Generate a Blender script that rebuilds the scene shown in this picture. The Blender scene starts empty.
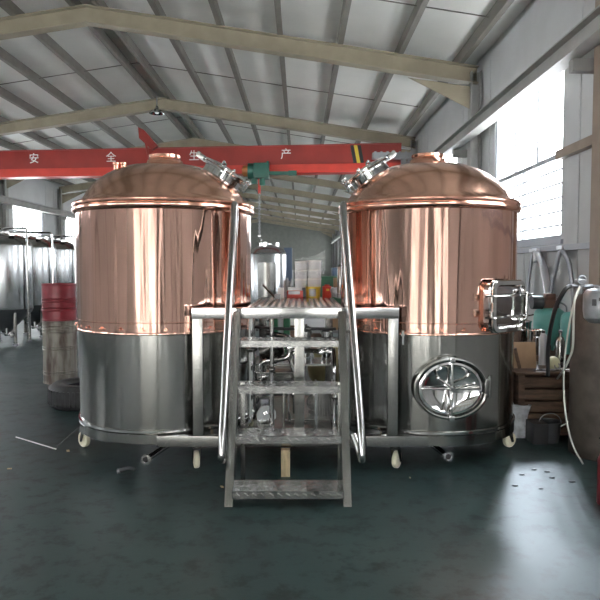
import bpy, bmesh, math, random
from mathutils import Vector, Matrix
random.seed(7)
PI = math.pi
S = bpy.context.scene
COL = S.collection
# ---------------------------------------------------------------- camera
CAMH = 1.89; F = 630.0; TH = math.radians(2.91)
cam_d = bpy.data.cameras.new('camera'); cam = bpy.data.objects.new('camera', cam_d); COL.objects.link(cam)
cam.location = (0, 0, CAMH); cam.rotation_euler = (PI/2 - TH, 0, 0)
cam_d.sensor_width = 36; cam_d.lens = F*36/600; cam_d.clip_end = 300; cam_d.clip_start = .05
S.camera = cam
def at(px, py, Y):
    u = (px-300)/F; v = (300-py)/F
    dy = math.cos(TH)+v*math.sin(TH); dz = -math.sin(TH)+v*math.cos(TH)
    t = Y/dy
    return Vector((u*t, Y, CAMH+dz*t))
def fl(px, py, z=0.0):
    v = (300-py)/F; dy = math.cos(TH)+v*math.sin(TH); dz = -math.sin(TH)+v*math.cos(TH)
    t = (z-CAMH)/dz
    return Vector(((px-300)/F*t, dy*t, z))
# ---------------------------------------------------------------- materials
def mat(name, col, metal=0.0, rough=.5, var=0.0, vscale=3.0, stretch=(1,1,1), bump=0.0, bscale=20.0, bstretch=None,
        col2=None, rvar=0.0, bdist=.01, aniso=0, spec=None, detail=4):
    m = bpy.data.materials.new(name); m.use_nodes = True
    nt = m.node_tree; N = nt.nodes; L = nt.links; b = N['Principled BSDF']
    b.inputs['Base Color'].default_value = (*col, 1); b.inputs['Metallic'].default_value = metal
    b.inputs['Roughness'].default_value = rough
    if spec is not None: b.inputs['Specular IOR Level'].default_value = spec
    if aniso: b.inputs['Anisotropic'].default_value = aniso
    tc = N.new('ShaderNodeTexCoord')
    def noise(sc, st):
        mp = N.new('ShaderNodeMapping'); mp.inputs['Scale'].default_value = st
        L.new(tc.outputs['Object'], mp.inputs['Vector'])
        n = N.new('ShaderNodeTexNoise'); n.inputs['Scale'].default_value = sc; n.inputs['Detail'].default_value = detail
        L.new(mp.outputs[0], n.inputs['Vector']); return n
    if var or col2:
        n = noise(vscale, stretch); r = N.new('ShaderNodeValToRGB')
        c2 = col2 if col2 else tuple(max(0, c*(1-var)) for c in col)
        c1 = col if col2 else tuple(min(1, c*(1+var*.6)) for c in col)
        r.color_ramp.elements[0].position = .38; r.color_ramp.elements[1].position = .62
        r.color_ramp.elements[0].color = (*c2, 1); r.color_ramp.elements[1].color = (*c1, 1)
        L.new(n.outputs['Fac'], r.inputs['Fac']); L.new(r.outputs['Color'], b.inputs['Base Color'])
        if rvar:
            mr = N.new('ShaderNodeMapRange'); mr.inputs['To Min'].default_value = max(0, rough-rvar); mr.inputs['To Max'].default_value = rough+rvar
            L.new(n.outputs['Fac'], mr.inputs['Value']); L.new(mr.outputs[0], b.inputs['Roughness'])
    if bump:
        n2 = noise(bscale, bstretch or stretch); bp = N.new('ShaderNodeBump')
        bp.inputs['Strength'].default_value = bump; bp.inputs['Distance'].default_value = bdist
        L.new(n2.outputs['Fac'], bp.inputs['Height']); L.new(bp.outputs[0], b.inputs['Normal'])
    return m
def glass_mat(name, tint=(.95,.97,1), fac=.12, rough=.05):
    m = bpy.data.materials.new(name); m.use_nodes = True
    nt = m.node_tree; N = nt.nodes; L = nt.links; N.remove(N['Principled BSDF'])
    t = N.new('ShaderNodeBsdfTransparent'); t.inputs[0].default_value = (*tint, 1)
    g = N.new('ShaderNodeBsdfGlossy'); g.inputs['Roughness'].default_value = rough
    mx = N.new('ShaderNodeMixShader'); mx.inputs[0].default_value = fac
    L.new(t.outputs[0], mx.inputs[1]); L.new(g.outputs[0], mx.inputs[2]); L.new(mx.outputs[0], N['Material Output'].inputs[0])
    return m
M = {}
M['copper'] = mat('hammer_polished_copper', (.85,.52,.42), 1, .085, var=.12, vscale=2.2, stretch=(2.2,2.2,.35), bump=.8, bscale=2.0, bstretch=(2.3,2.3,.09), bdist=.06, detail=1.5)
M['copperdome'] = mat('spun_copper', (.78,.47,.35), 1, .2, var=.14, vscale=3, bump=.2, bscale=2, bstretch=(1.5,1.5,1.5), bdist=.02, detail=2)
M['copperrim'] = mat('copper_trim', (.83,.45,.33), 1, .16)
M['steel'] = mat('brushed_stainless', (.33,.33,.31), 1, .17, var=.06, vscale=2.5, stretch=(2,2,.2), bump=.6, bscale=1.8, bstretch=(2.2,2.2,.06), bdist=.05, detail=1.5)
M['chrome'] = mat('polished_stainless', (.62,.62,.61), 1, .1)
M['mirror'] = mat('mirror_stainless', (.68,.68,.67), 1, .06)
M['satin'] = M['stringer'] = mat('stair_side_steel', (.30,.285,.22), 1, .28, var=.1, vscale=5) and mat('satin_stainless', (.29,.29,.275), 1, .24, var=.08, vscale=6)
M['plate'] = mat('tread_plate', (.36,.36,.35), 1, .22, var=.2, vscale=7, bump=.5, bscale=45, bdist=.004)
M['ferm'] = mat('fermenter_stainless', (.46,.48,.49), 1, .24, bump=.2, bscale=1.8, bstretch=(2,2,.1), bdist=.01, detail=1)
M['floor'] = None
M['wall'] = mat('wall_panel', (.50,.51,.51), 0, .55, var=.06, vscale=1.2)
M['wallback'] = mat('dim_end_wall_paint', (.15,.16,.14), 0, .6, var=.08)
M['roof'] = mat('roof_sheet', (.66,.66,.62), 0, .5, var=.05, vscale=.8)
M['beam'] = mat('painted_rafter_steel', (.30,.265,.19), 0, .5, var=.12, vscale=2)
M['purlin'] = mat('galvanised_purlin', (.16,.15,.13), .1, .55, var=.1)
M['column'] = mat('painted_column_steel', (.33,.33,.31), 0, .5, var=.1)
M['colbrown'] = mat('brown_column_paint', (.27,.21,.16), 0, .5, var=.12)
M['frame'] = mat('window_frame_grey', (.36,.38,.42), 0, .4)
M['red'] = mat('crane_red_paint', (.29,.025,.018), 0, .38, var=.12, vscale=1.5)
M['redlow'] = mat('crane_red_flange', (.58,.045,.028), 0, .35, var=.08)
M['white'] = mat('white_paint', (.82,.82,.8), 0, .4)
M['black'] = mat('black_rubber', (.02,.02,.022), 0, .6, var=.3, vscale=8, bump=.3, bscale=30)
M['blackp'] = mat('black_paint', (.03,.03,.032), 0, .4)
M['yellow'] = mat('yellow_paint', (.72,.55,.06), 0, .45)
M['green'] = mat('hoist_green', (.022,.11,.08), 0, .4, var=.15)
M['dgreen'] = mat('machine_green', (.012,.09,.04), 0, .4, var=.1)
M['drumred'] = mat('red_drum_paint', (.17,.012,.02), .1, .35, var=.2, vscale=4)
M['drumgrey'] = mat('stained_drum_paint', (.22,.21,.18), .3, .45, col2=(.08,.055,.045), vscale=4, stretch=(2,2,.5))
M['caster'] = mat('cream_nylon', (.72,.68,.52), 0, .45)
M['turq'] = mat('turquoise_enamel', (.13,.42,.38), 0, .4, var=.12)
M['wood'] = mat('rough_wood', (.09,.052,.032), 0, .7, var=.35, vscale=6, stretch=(1,1,5), bump=.3, bscale=20)
M['palewood'] = mat('pale_timber', (.5,.4,.24), 0, .65, var=.2, vscale=8, stretch=(4,4,1))
M['rust'] = mat('weathered_brown_steel', (.10,.085,.07), .25, .55, col2=(.06,.048,.04), vscale=5, bump=.2, bscale=25)
M['plastic'] = mat('white_plastic', (.7,.72,.74), 0, .35)
M['jug'] = mat('scuffed_grey_white_plastic', (.24,.25,.26), .4, .35, var=.25, vscale=6)
M['grey'] = mat('grey_metal', (.3,.31,.32), .6, .4, var=.15)
M['dgrey'] = mat('dark_motor_paint', (.06,.065,.07), .2, .45)
M['blue'] = mat('steel_blue', (.06,.09,.14), 0, .5)
M['carton'] = mat('brown_cardboard', (.3,.2,.12), 0, .8, var=.15)
M['cream'] = mat('cream_foam', (.62,.64,.42), 0, .6, var=.08)
M['bag'] = mat('woven_white_bag', (.55,.57,.6), 0, .6, var=.25, vscale=12, bump=.6, bscale=9, bdist=.03)
M['hose'] = mat('clear_pvc_hose', (.55,.58,.52), 0, .25)
M['arc'] = mat('dull_steel_strip', (.25,.25,.27), .7, .4, var=.2)
M['arcbright'] = mat('bright_steel_strip', (.7,.71,.74), .8, .3)
M['rail'] = mat('brushed_pipe_stainless', (.42,.42,.41), 1, .15)
M['glass'] = glass_mat('window_glass')
M['film'] = glass_mat('clear_film', (.95,.96,.97), .12, .25)
M['olive'] = mat('olive_canvas', (.17,.15,.07), 0, .8, var=.3)
def floor_mat():
    m = bpy.data.materials.new('green_epoxy_floor'); m.use_nodes = True
    nt = m.node_tree; N = nt.nodes; L = nt.links; b = N['Principled BSDF']
    tc = N.new('ShaderNodeTexCoord')
    n1 = N.new('ShaderNodeTexNoise'); n1.inputs['Scale'].default_value = .7; n1.inputs['Detail'].default_value = 7; n1.inputs['Roughness'].default_value = .65
    L.new(tc.outputs['Object'], n1.inputs['Vector'])
    r1 = N.new('ShaderNodeValToRGB')
    r1.color_ramp.elements[0].position = .35; r1.color_ramp.elements[0].color = (.016,.034,.034,1)
    r1.color_ramp.elements[1].position = .68; r1.color_ramp.elements[1].color = (.036,.062,.059,1)
    L.new(n1.outputs['Fac'], r1.inputs['Fac'])
    n2 = N.new('ShaderNodeTexNoise'); n2.inputs['Scale'].default_value = 5.5; n2.inputs['Detail'].default_value = 9; n2.inputs['Roughness'].default_value = .7
    L.new(tc.outputs['Object'], n2.inputs['Vector'])
    r2 = N.new('ShaderNodeValToRGB'); r2.color_ramp.elements[0].position = .38; r2.color_ramp.elements[0].color = (.22,.2,.19,1)
    r2.color_ramp.elements[1].position = .50; r2.color_ramp.elements[1].color = (1,1,1,1)
    L.new(n2.outputs['Fac'], r2.inputs['Fac'])
    mx = N.new('ShaderNodeMix'); mx.data_type = 'RGBA'; mx.blend_type = 'MULTIPLY'; mx.inputs[0].default_value = .8
    L.new(r1.outputs[0], mx.inputs[6]); L.new(r2.outputs[0], mx.inputs[7]); L.new(mx.outputs[2], b.inputs['Base Color'])
    b.inputs['Specular IOR Level'].default_value = .35
    mr = N.new('ShaderNodeMapRange'); mr.inputs['To Min'].default_value = .30; mr.inputs['To Max'].default_value = .6
    L.new(n1.outputs['Fac'], mr.inputs['Value']); L.new(mr.outputs[0], b.inputs['Roughness'])
    bp = N.new('ShaderNodeBump'); bp.inputs['Strength'].default_value = .15; bp.inputs['Distance'].default_value = .01
    L.new(n2.outputs['Fac'], bp.inputs['Height']); L.new(bp.outputs[0], b.inputs['Normal'])
    return m
M['floor'] = floor_mat()
# ---------------------------------------------------------------- mesh helper
class MB:
    def __init__(s): s.bm = bmesh.new()
    def box(s, c, d, rot=None, bev=0):
        r = bmesh.ops.create_cube(s.bm, size=1)
        vs = r['verts']
        for v in vs: v.co = Vector((v.co.x*d[0], v.co.y*d[1], v.co.z*d[2]))
        if bev:
            es = list({e for v in vs for e in v.link_edges})
            rr = bmesh.ops.bevel(s.bm, geom=es, offset=bev, segments=2, affect='EDGES', profile=.7)
            vs = list({v for f in rr['faces'] for v in f.verts} | {v for v in vs if v.is_valid})
        mt = Matrix.Translation(Vector(c)) @ (rot.to_4x4() if rot else Matrix.Identity(4))
        for v in vs: v.co = mt @ v.co
        return s
    def box2(s, a, b, bev=0):
        return s.box([(a[i]+b[i])/2 for i in range(3)], [abs(b[i]-a[i]) for i in range(3)], None, bev)
    def lathe(s, prof, c=(0,0,0), seg=48, rot=None, cap=True):
        mt = Matrix.Translation(Vector(c)) @ (rot.to_4x4() if rot else Matrix.Identity(4))
        rings = []
        for (r, z) in prof:
            if r < 1e-5: rings.append([s.bm.verts.new(mt @ Vector((0,0,z)))])
            else: rings.append([s.bm.verts.new(mt @ Vector((r*math.cos(2*PI*k/seg), r*math.sin(2*PI*k/seg), z))) for k in range(seg)])
        for a, b in zip(rings, rings[1:]):
            for k in range(seg):
                j = (k+1) % seg
                if len(a) == 1 and len(b) == 1: continue
                if len(a) == 1: s.bm.faces.new((a[0], b[k], b[j]))
                elif len(b) == 1: s.bm.faces.new((a[k], a[j], b[0]))
                else: s.bm.faces.new((a[k], a[j], b[j], b[k]))
        if cap:
            for rg in (rings[0], rings[-1]):
                if len(rg) > 2: s.bm.faces.new(rg)
        return s
    def cyl(s, p0, p1, r0, r1=None, seg=16, cap=True):
        p0 = Vector(p0); p1 = Vector(p1); d = p1-p0
        q = Vector((0,0,1)).rotation_difference(d.normalized()).to_matrix()
        return s.lathe([(r0, 0), (r0 if r1 is None else r1, d.length)], p0, seg, q, cap)
    def tube(s, pts, r, seg=10, bend=0, closed=False, flat=None):
        P = [Vector(p) for p in pts]
        if bend:
            Q = [P[0]]
            for i in range(1, len(P)-1):
                a = P[i-1]-P[i]; b = P[i+1]-P[i]
                l = min(bend, a.length*.48, b.length*.48)
                A = P[i]+a.normalized()*l; B_ = P[i]+b.normalized()*l
                for k in range(7):
                    t = k/6; Q.append(A*(1-t)**2+P[i]*2*t*(1-t)+B_*t*t)
            Q.append(P[-1]); P = Q
        n = len(P); T = []
        for i in range(n):
            if closed: t = P[(i+1) % n]-P[i-1]
            else: t = P[min(i+1, n-1)]-P[max(i-1, 0)]
            T.append(t.normalized())
        up = Vector((0,0,1)) if abs(T[0].z) < .9 else Vector((0,1,0))
        nrm = (up-T[0]*up.dot(T[0])).normalized(); rings = []
        for i in range(n):
            if i: nrm = (T[i-1].rotation_difference(T[i]) @ nrm); nrm = (nrm-T[i]*nrm.dot(T[i])).normalized()
            bi = T[i].cross(nrm)
            ra, rb = (r, r) if not flat else flat
            rings.append([s.bm.verts.new(P[i]+nrm*math.cos(2*PI*k/seg)*ra+bi*math.sin(2*PI*k/seg)*rb) for k in range(seg)])
        rng = n if closed else n-1
        for i in range(rng):
            a = rings[i]; b = rings[(i+1) % n]
            for k in range(seg):
                j = (k+1) % seg; s.bm.faces.new((a[k], a[j], b[j], b[k]))
        if not closed:
            s.bm.faces.new(rings[0]); s.bm.faces.new(rings[-1])
        return s
    def prism(s, pts, v):     # polygon of 3-D points swept along v
        v = Vector(v); a = [s.bm.verts.new(Vector(p)) for p in pts]; b = [s.bm.verts.new(Vector(p)+v) for p in pts]
        s.bm.faces.new(a); s.bm.faces.new(b)
        for i in range(len(a)):
            j = (i+1) % len(a); s.bm.faces.new((a[i], a[j], b[j], b[i]))
        return s
    def ball(s, c, r, sc=(1,1,1), seg=16):
        rr = bmesh.ops.create_uvsphere(s.bm, u_segments=seg, v_segments=seg//2+2, radius=r)
        for v in rr['verts']: v.co = Vector((v.co.x*sc[0], v.co.y*sc[1], v.co.z*sc[2]))+Vector(c)
        return s
    def torus(s, c, R, r, rot=None, seg=32, sq=(1,1), rseg=8):
        q = rot or Matrix.Identity(3)
        return s.tube([Vector(c)+q @ Vector((R*sq[0]*math.cos(2*PI*k/seg), R*sq[1]*math.sin(2*PI*k/seg), 0)) for k in range(seg)], r, rseg, closed=True)
    def build(s, name, m, parent=None, ang=35, origin=None, noori=False):
        bmesh.ops.recalc_face_normals(s.bm, faces=s.bm.faces)
        me = bpy.data.meshes.new(name); s.bm.to_mesh(me); s.bm.free()
        me.materials.append(M[m] if isinstance(m, str) else m)
        for p in me.polygons: p.use_smooth = True
        me.set_sharp_from_angle(angle=math.radians(ang))
        o = bpy.data.objects.new(name, me); COL.objects.link(o)
        if parent:
            w = rootloc(parent); me.transform(Matrix.Translation(-w)); o.parent = parent
        elif not noori:
            xs = [v.co for v in me.vertices]
            org = Vector(origin) if origin else Vector(((min(v.x for v in xs)+max(v.x for v in xs))/2, (min(v.y for v in xs)+max(v.y for v in xs))/2, min(v.z for v in xs)))
            me.transform(Matrix.Translation(-org)); o.location = org
        return o
def rootloc(o):
    while o.parent: o = o.parent
    return Vector(o.location)
def tag(o, label=None, cat=None, group=None, kind=None):
    if label: o['label'] = label
    if cat: o['category'] = cat
    if group: o['group'] = group
    if kind: o['kind'] = kind
    return o
def thing(name, loc, label, cat, group=None):
    o = bpy.data.objects.new(name, None); COL.objects.link(o); o.location = loc; o.empty_display_size = .1
    return tag(o, label, cat, group)
def kids(o): return [c for c in bpy.data.objects if c.parent == o]
def copy_tree(o, parent=None):
    ch = kids(o); c = o.copy(); COL.objects.link(c)
    if parent: c.parent = parent
    for k in ch: copy_tree(k, c)
    return c
def struct(o, label=None): tag(o, label, None, None, 'structure'); return o
RX = lambda a: Matrix.Rotation(a, 3, 'X')
RY = lambda a: Matrix.Rotation(a, 3, 'Y')
RZ = lambda a: Matrix.Rotation(a, 3, 'Z')
# ================================================================ THE HALL
WR, WL = 3.69, -12.2; EH = 5.9; RXX = -4.3; RH = 7.13; YB = 67.9; YF = -16.1
BAYS = [YF + 6*i for i in range(15)]       # ... 1.9, 7.9, 13.9 ... 67.9
struct(MB().box2((WL-.3, YF-.3, -.2), (WR+.3, YB+.3, 0)).build('floor', 'floor', noori=True), 'worn green painted workshop floor')
def roofz(x): return EH+(RH-EH)*((x-WL)/(RXX-WL) if x < RXX else (WR-x)/(WR-RXX))
rb = MB()
for (xa, xb) in ((WL-.3, RXX), (RXX, WR+.3)):
    za, zb = roofz(xa), roofz(xb)
    rb.prism([(xa, YF-.3, za+.25), (xb, YF-.3, zb+.25), (xb, YF-.3, zb+.33), (xa, YF-.3, za+.33)], (0, YB-YF+.6, 0))
struct(rb.build('ceiling', 'roof', noori=True), 'grey sheet metal pitched roof')
WINH = (2.3, 4.9)
def sidewall(name, X, t):
    b = MB(); xs = (X, X+t)
    def seg(y0, y1, z0, z1): b.box2((min(xs), y0, z0), (max(xs), y1, z1))
    y = YF-.3
    for i, yb in enumerate(BAYS[:-1]):
        a, c = yb+1.04, yb+4.15
        seg(y, a, 0, EH+.3); seg(a, c, 0, WINH[0]); seg(a, c, WINH[1], EH+.3); y = c
    seg(y, YB+.3, 0, EH+.3)
    # panel ribs (thin raised seams)
    for k in range(int((YB-YF)/1.0)):
        yy = YF+.5+k
        if any(yb+.95 < yy < yb+4.25 for yb in BAYS[:-1]):
            b.box2((X-.012 if t > 0 else X+.012, yy-.015, .3), (X, yy+.015, WINH[0]-.15))
        else: b.box2((X-.012 if t > 0 else X+.012, yy-.015, .3), (X, yy+.015, EH))
    return b.build(name, 'wall', noori=True)
struct(sidewall('wall_right', WR, .12), 'light grey panel wall with tall windows on the right')
struct(sidewall('wall_left', WL, -.12), 'light grey panel wall with windows on the far left')
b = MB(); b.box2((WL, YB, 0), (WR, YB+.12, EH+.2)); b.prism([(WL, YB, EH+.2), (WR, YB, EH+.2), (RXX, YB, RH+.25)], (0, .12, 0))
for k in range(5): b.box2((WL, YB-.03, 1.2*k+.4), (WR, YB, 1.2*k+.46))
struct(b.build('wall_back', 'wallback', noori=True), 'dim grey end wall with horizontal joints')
b = MB()   # unseen dark end wall, tall openings added to streak the kettle reflections
DZ = 4.2
x = WL
for a, c in ((-11.2,-9.6), (-8.4,-6.9), (-5.6,-3.7), (-2.7,-2.0), (1.5,1.9), (2.4,3.4)):
    b.box2((x, YF-.12, 0), (a, YF, EH+.2)); b.box2((a, YF-.12, DZ), (c, YF, EH+.2)); x = c
b.box2((x, YF-.12, 0), (WR, YF, EH+.2))
b.prism([(WL, YF-.12, EH+.2), (WR, YF-.12, EH+.2), (RXX, YF-.12, RH+.25)], (0, .12, 0))
struct(b.build('wall_front', 'wallback', noori=True))
# windows
wn = 0
for side, X, sg in (('r', WR, 1), ('l', WL, -1)):
    for yb in BAYS[:-1]:
        wn += 1; a, c = yb+1.04, yb+4.15; z0, z1 = WINH; zm = 3.5
        fr = MB(); x0, x1 = X+sg*.02, X+sg*.09
        lo, hi = min(x0, x1), max(x0, x1)
        for y in (a+.03, c-.03): fr.box2((lo, y-.03, z0), (hi, y+.03, z1))
        for z in (z0+.03, zm, z1-.03): fr.box2((lo, a, z-.035), (hi, c, z+.035))
        for k in (1, 2): yk = a+(c-a)*k/3; fr.box2((lo+.01, yk-.03, zm), (hi-.01, yk+.03, z1))
        yk = (a+c)/2+.1; fr.box2((lo+.01, yk-.02, z0), (hi-.01, yk+.02, zm))
        for k in range(1, 6): zk = z0+(zm-z0)*k/6; fr.box2((lo+.02, a, zk-.006), (hi-.02, c, zk+.02))
        f = struct(fr.build('window_%d' % wn, 'frame', noori=True), 'tall white window on the %s wall' % ('right' if sg > 0 else 'left'))
        pm = MB().box2((X+sg*.05, a+.03, z0+.03), (X+sg*.056, c-.03, z1-.03)).build('pane', 'glass', f)
        sl = MB().box2((X-sg*.04, a-.08, z0-.07), (X+sg*.02, c+.08, z0-.005)).build('sill', 'frame', f)
# columns, rafters, purlins
def ibeam(b, p0, p1, up, h, w, t=.02):
    p0 = Vector(p0); p1 = Vector(p1); up = Vector(up).normalized(); d = (p1-p0).normalized(); sd = d.cross(up).normalized()
    def plate(c, a, bb):   # half extents a along sd, bb along up
        q = [p0+sd*(c[0]-a)+up*(c[1]-bb), p0+sd*(c[0]+a)+up*(c[1]-bb), p0+sd*(c[0]+a)+up*(c[1]+bb), p0+sd*(c[0]-a)+up*(c[1]+bb)]
        b.prism(q, p1-p0)
    plate((0, 0), t/2, h/2-t); plate((0, h/2-t/2), w/2, t/2); plate((0, -h/2+t/2), w/2, t/2)
for i, yb in enumerate(BAYS):
    y = min(max(yb, YF+.15), YB-.15)
    if abs(yb-7.9) < .1: y = 7.4
    if abs(yb-13.9) < .1: y = 13.0
    for X, sg, sd in ((WR, -1, 'right'), (WL, 1, 'left')):
        b = MB(); ibeam(b, (X+sg*.14, y, 0), (X+sg*.14, y, EH-.05), (1,0,0), .2, .26, .022)
        struct(b.build('steel_column', 'colbrown' if abs(yb-7.9) < .1 and sg < 0 else 'column'), 'steel column of the %s wall' % sd)
    b = MB()
    for X, sg in ((WR, -1), (WL, 1)):
        p0 = Vector((X+sg*.1, y, roofz(X+sg*.1)-.14)); p1 = Vector((RXX, y, RH-.14))
        ibeam(b, p0, p1, (0,0,1), .34, .26, .022)
        # haunch + stiffener
        b.prism([(X+sg*.1, y-.01, roofz(X)-.35), (X+sg*1.5, y-.01, roofz(X+sg*1.5)-.38), (X+sg*.1, y-.01, roofz(X)-.85)], (0,.02,0))
    struct(b.build('roof_rafter', 'beam'), 'brown grey steel portal rafter under the roof')
for side in (0, 1):
    x0, x1 = (WL+.5, RXX-.25) if side == 0 else (RXX+.25, WR-.45)
    n = 7
    for k in range(n):
        x = x0+(x1-x0)*k/(n-1); z = roofz(x)
        b = MB(); b.box2((x-.05, YF, z+.02), (x+.05, YB, z+.25)); b.box2((x-.03, YF, z+.04), (x+.06, YB, z+.055))
        struct(b.build('roof_purlin', 'purlin'), 'long dark purlin running under the roof sheets')
b = MB()
for yb in BAYS[:-1]:
    for xa, xb in ((WL+.3, RXX), (RXX, WR-.3)):
        b.cyl((xa, yb+3, roofz(xa)+.16), (xb, yb+3, roofz(xb)+.16), .012, seg=6)
struct(b.build('sag_rod', 'purlin'), 'thin sag rods between the purlins')
# wall struts / rail on the right wall
b = MB(); b.box2((WR-.1, YF, 2.13), (WR-.04, YB, 2.21), .005); struct(b.build('trim_1', 'frame'), 'grey rail along the right wall below the windows')
b = MB(); b.box2((WR-.12, 7.54, 3.40), (WR-.02, 8.9, 3.52)); struct(b.build('trim_2', 'colbrown'), 'short brown wall strut beside the near window')
b = MB(); b.box2((WL+.02, YF, 2.1), (WL+.08, YB, 2.2)); struct(b.build('trim_3', 'frame'), 'grey rail along the left wall')
# crane runways
for X, sd, t in ((3.32, 'right', 4), (-11.75, 'left', 5)):
    b = MB(); ibeam(b, (X, YF+.5, 4.58), (X, YB-.5, 4.58), (0,0,1), .26, .22, .02)
    b.box2((X-.03, YF+.5, 4.71), (X+.03, YB-.5, 4.75))
    for yb in BAYS[1:-1]:
        xx = X+(.02 if X > 0 else -.02); b.box2((min(xx, WR-.04 if X > 0 else WL+.04), yb-.06, 4.3), (max(xx, WR-.04 if X > 0 else WL+.04), yb+.06, 4.45))
    struct(b.build('trim_%d' % t, 'column'), 'crane runway beam along the %s wall' % sd)
# ================================================================ OVERHEAD CRANE
YC = 19.3; SK = .1
cr = thing('overhead_crane', (-4, YC, 4.75), 'red overhead travelling crane spanning the hall under the roof', 'crane')
def yc(x): return YC+.0+(3.3-x)*SK
def skewbox(b, x0, x1, dy0, dy1, z0, z1):
    b.prism([(x0, yc(x0)+dy0, z0), (x1, yc(x1)+dy0, z0), (x1, yc(x1)+dy0, z1), (x0, yc(x0)+dy0, z1)], (0, dy1-dy0, 0))
b = MB(); skewbox(b, -11.4, 3.05, -.16, .16, 5.02, 5.62); skewbox(b, -11.4, 3.05, -.2, .2, 5.62, 5.645); b.build('girder_web', 'red', cr)
b = MB(); skewbox(b, -11.4, 3.05, -.24, .24, 4.79, 5.05); b.build('girder_flange', 'redlow', cr)
for X in (3.32, -11.75):
    y = yc(X); b = MB(); b.box2((X-.1, y-1.1, 4.8), (X+.1, y+1.1, 5.12), .02)
    e = b.build('end_carriage', 'red' if X < 0 else 'grey', cr)
    for dy in (-.8, .8): MB().cyl((X-.06, y+dy, 4.87), (X+.06, y+dy, 4.87), .12, seg=20).build('carriage_wheel', 'dgrey', e)
# stripes on the girder
b = MB()
for x in (1.62, 1.84): b.prism([(x, yc(x)-.175, 5.07), (x+.1, yc(x)-.175, 5.07), (x, yc(x)-.175, 5.6), (x-.1, yc(x)-.175, 5.6)], (0, .012, 0))
b.build('black_stripe', 'blackp', cr)
b = MB(); x = 1.73; b.prism([(x, yc(x)-.175, 5.07), (x+.1, yc(x)-.175, 5.07), (x, yc(x)-.175, 5.6), (x-.1, yc(x)-.175, 5.6)], (0, .012, 0)); b.build('yellow_stripe', 'yellow', cr)
# grey cable tray and bracket on the right end
b = MB(); b.box2((2.15, 18.8, 5.12), (3.3, 19.05, 5.3)); b.box2((2.25, 18.85, 4.75), (2.4, 18.95, 5.12)); b.box2((3.0, 18.85, 4.75), (3.15, 18.95, 5.12))
for k in range(6): b.box2((2.2+k*.18, 18.80, 5.3), (2.26+k*.18, 18.84, 5.33))
b.build('end_platform', 'grey', cr)
# upright red plate above the girder
b = MB(); p = [at(138, 127, 19.7), at(144, 130, 19.7), at(158, 146, 19.7), at(152, 150, 19.7), at(139, 138, 19.7)]
b.prism(p, (0, .12, 0)); b.cyl(at(145, 140, 19.75), at(149, 158, 19.75), .035, seg=8); b.build('upper_bracket', 'red', cr)
for ch, px, py in (('安', 34, 156), ('全', 111, 154.5), ('生', 194, 151.5), ('产', 286, 148.5)):
    cu = bpy.data.curves.new('lettering', 'FONT'); cu.body = ch; cu.size = .34; cu.extrude = .006; cu.align_x = 'CENTER'; cu.align_y = 'CENTER'
    to = bpy.data.objects.new('tmp', cu); COL.objects.link(to)
    bpy.context.view_layer.update()
    me = bpy.data.meshes.new_from_object(to.evaluated_get(bpy.context.evaluated_depsgraph_get()))
    bpy.data.objects.remove(to)
    xw = (px-300)/F*18.9
    for _ in range(3): xw = at(px, py, yc(xw)-.17).x
    pos = at(px, py, yc(xw)-.17)
    zmx = 5.36; me.transform(Matrix.Translation(Vector((xw, yc(xw)-.175, zmx))) @ (RZ(-math.atan(SK)) @ RX(PI/2)).to_4x4())
    me.transform(Matrix.Translation(-Vector(cr.location)))
    me.materials.clear(); me.materials.append(M['white']); me.name = 'lettering'
    lo = bpy.data.objects.new('lettering', me); COL.objects.link(lo); lo.parent = cr
# hoist hanging from the flange
hx = at(256.5, 170, 19.0).x
h = thing('chain_hoist', (hx, yc(hx), 4.2), 'green electric hoist hanging under the red crane girder', 'hoist')
b = MB(); y = yc(hx)-.42
b.cyl((hx-.28, y, 4.83), (hx+.34, y, 4.83), .24, seg=28); b.box2((hx-.1, y-.26, 4.6), (hx+.36, y+.3, 5.05), .03); b.box2((hx+.3, y-.24, 4.62), (hx+.36, y+.24, 5.1))
b.build('hoist_body', 'green', h)
b = MB(); b.cyl((hx-.28, y, 4.83), (hx-.42, y, 4.83), .17, seg=20); b.cyl((hx-.42, y, 4.83), (hx-.46, y, 4.83), .1, seg=16); b.build('motor_cap', mat('orange_brown_cap', (.45,.16,.05), 0, .5), h)
b = MB(); b.box2((hx+.36, y-.06, 4.72), (hx+.95, y+.06, 4.82)); b.box2((hx+.95, y-.08, 4.7), (hx+1.2, y+.08, 4.84)); b.build('trolley_arm', 'green', h)
b = MB(); b.cyl((hx-.1, y, 4.6), (hx-.1, y, 4.45), .09, seg=14); b.cyl((hx+.15, y, 4.6), (hx+.15, y, 4.4), .09, seg=14); b.build('rope_guide', 'green', h)
b = MB(); b.box2((hx+.02, y-.03, 4.15), (hx+.1, y+.03, 4.6)); b.build('red_strap', 'redlow', h)
b = MB()
z = 4.15; k = 0
while z > 2.86:
    b.torus((hx+.06, y, z), .032, .014, RX(PI/2) if k % 2 else RY(PI/2), 10, (1,1), 5); z -= .055; k += 1
b.build('lifting_chain', 'grey', h)
b = MB(); b.tube([(hx+.06, y, 2.88), (hx+.06, y, 2.8), (hx+.12, y, 2.75), (hx+.1, y, 2.67), (hx+.03, y, 2.66), (hx, y, 2.72)], .02, 8, bend=.03); b.ball((hx+.06, y, 2.86), .05); b.build('hook', 'chrome', h)
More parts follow.
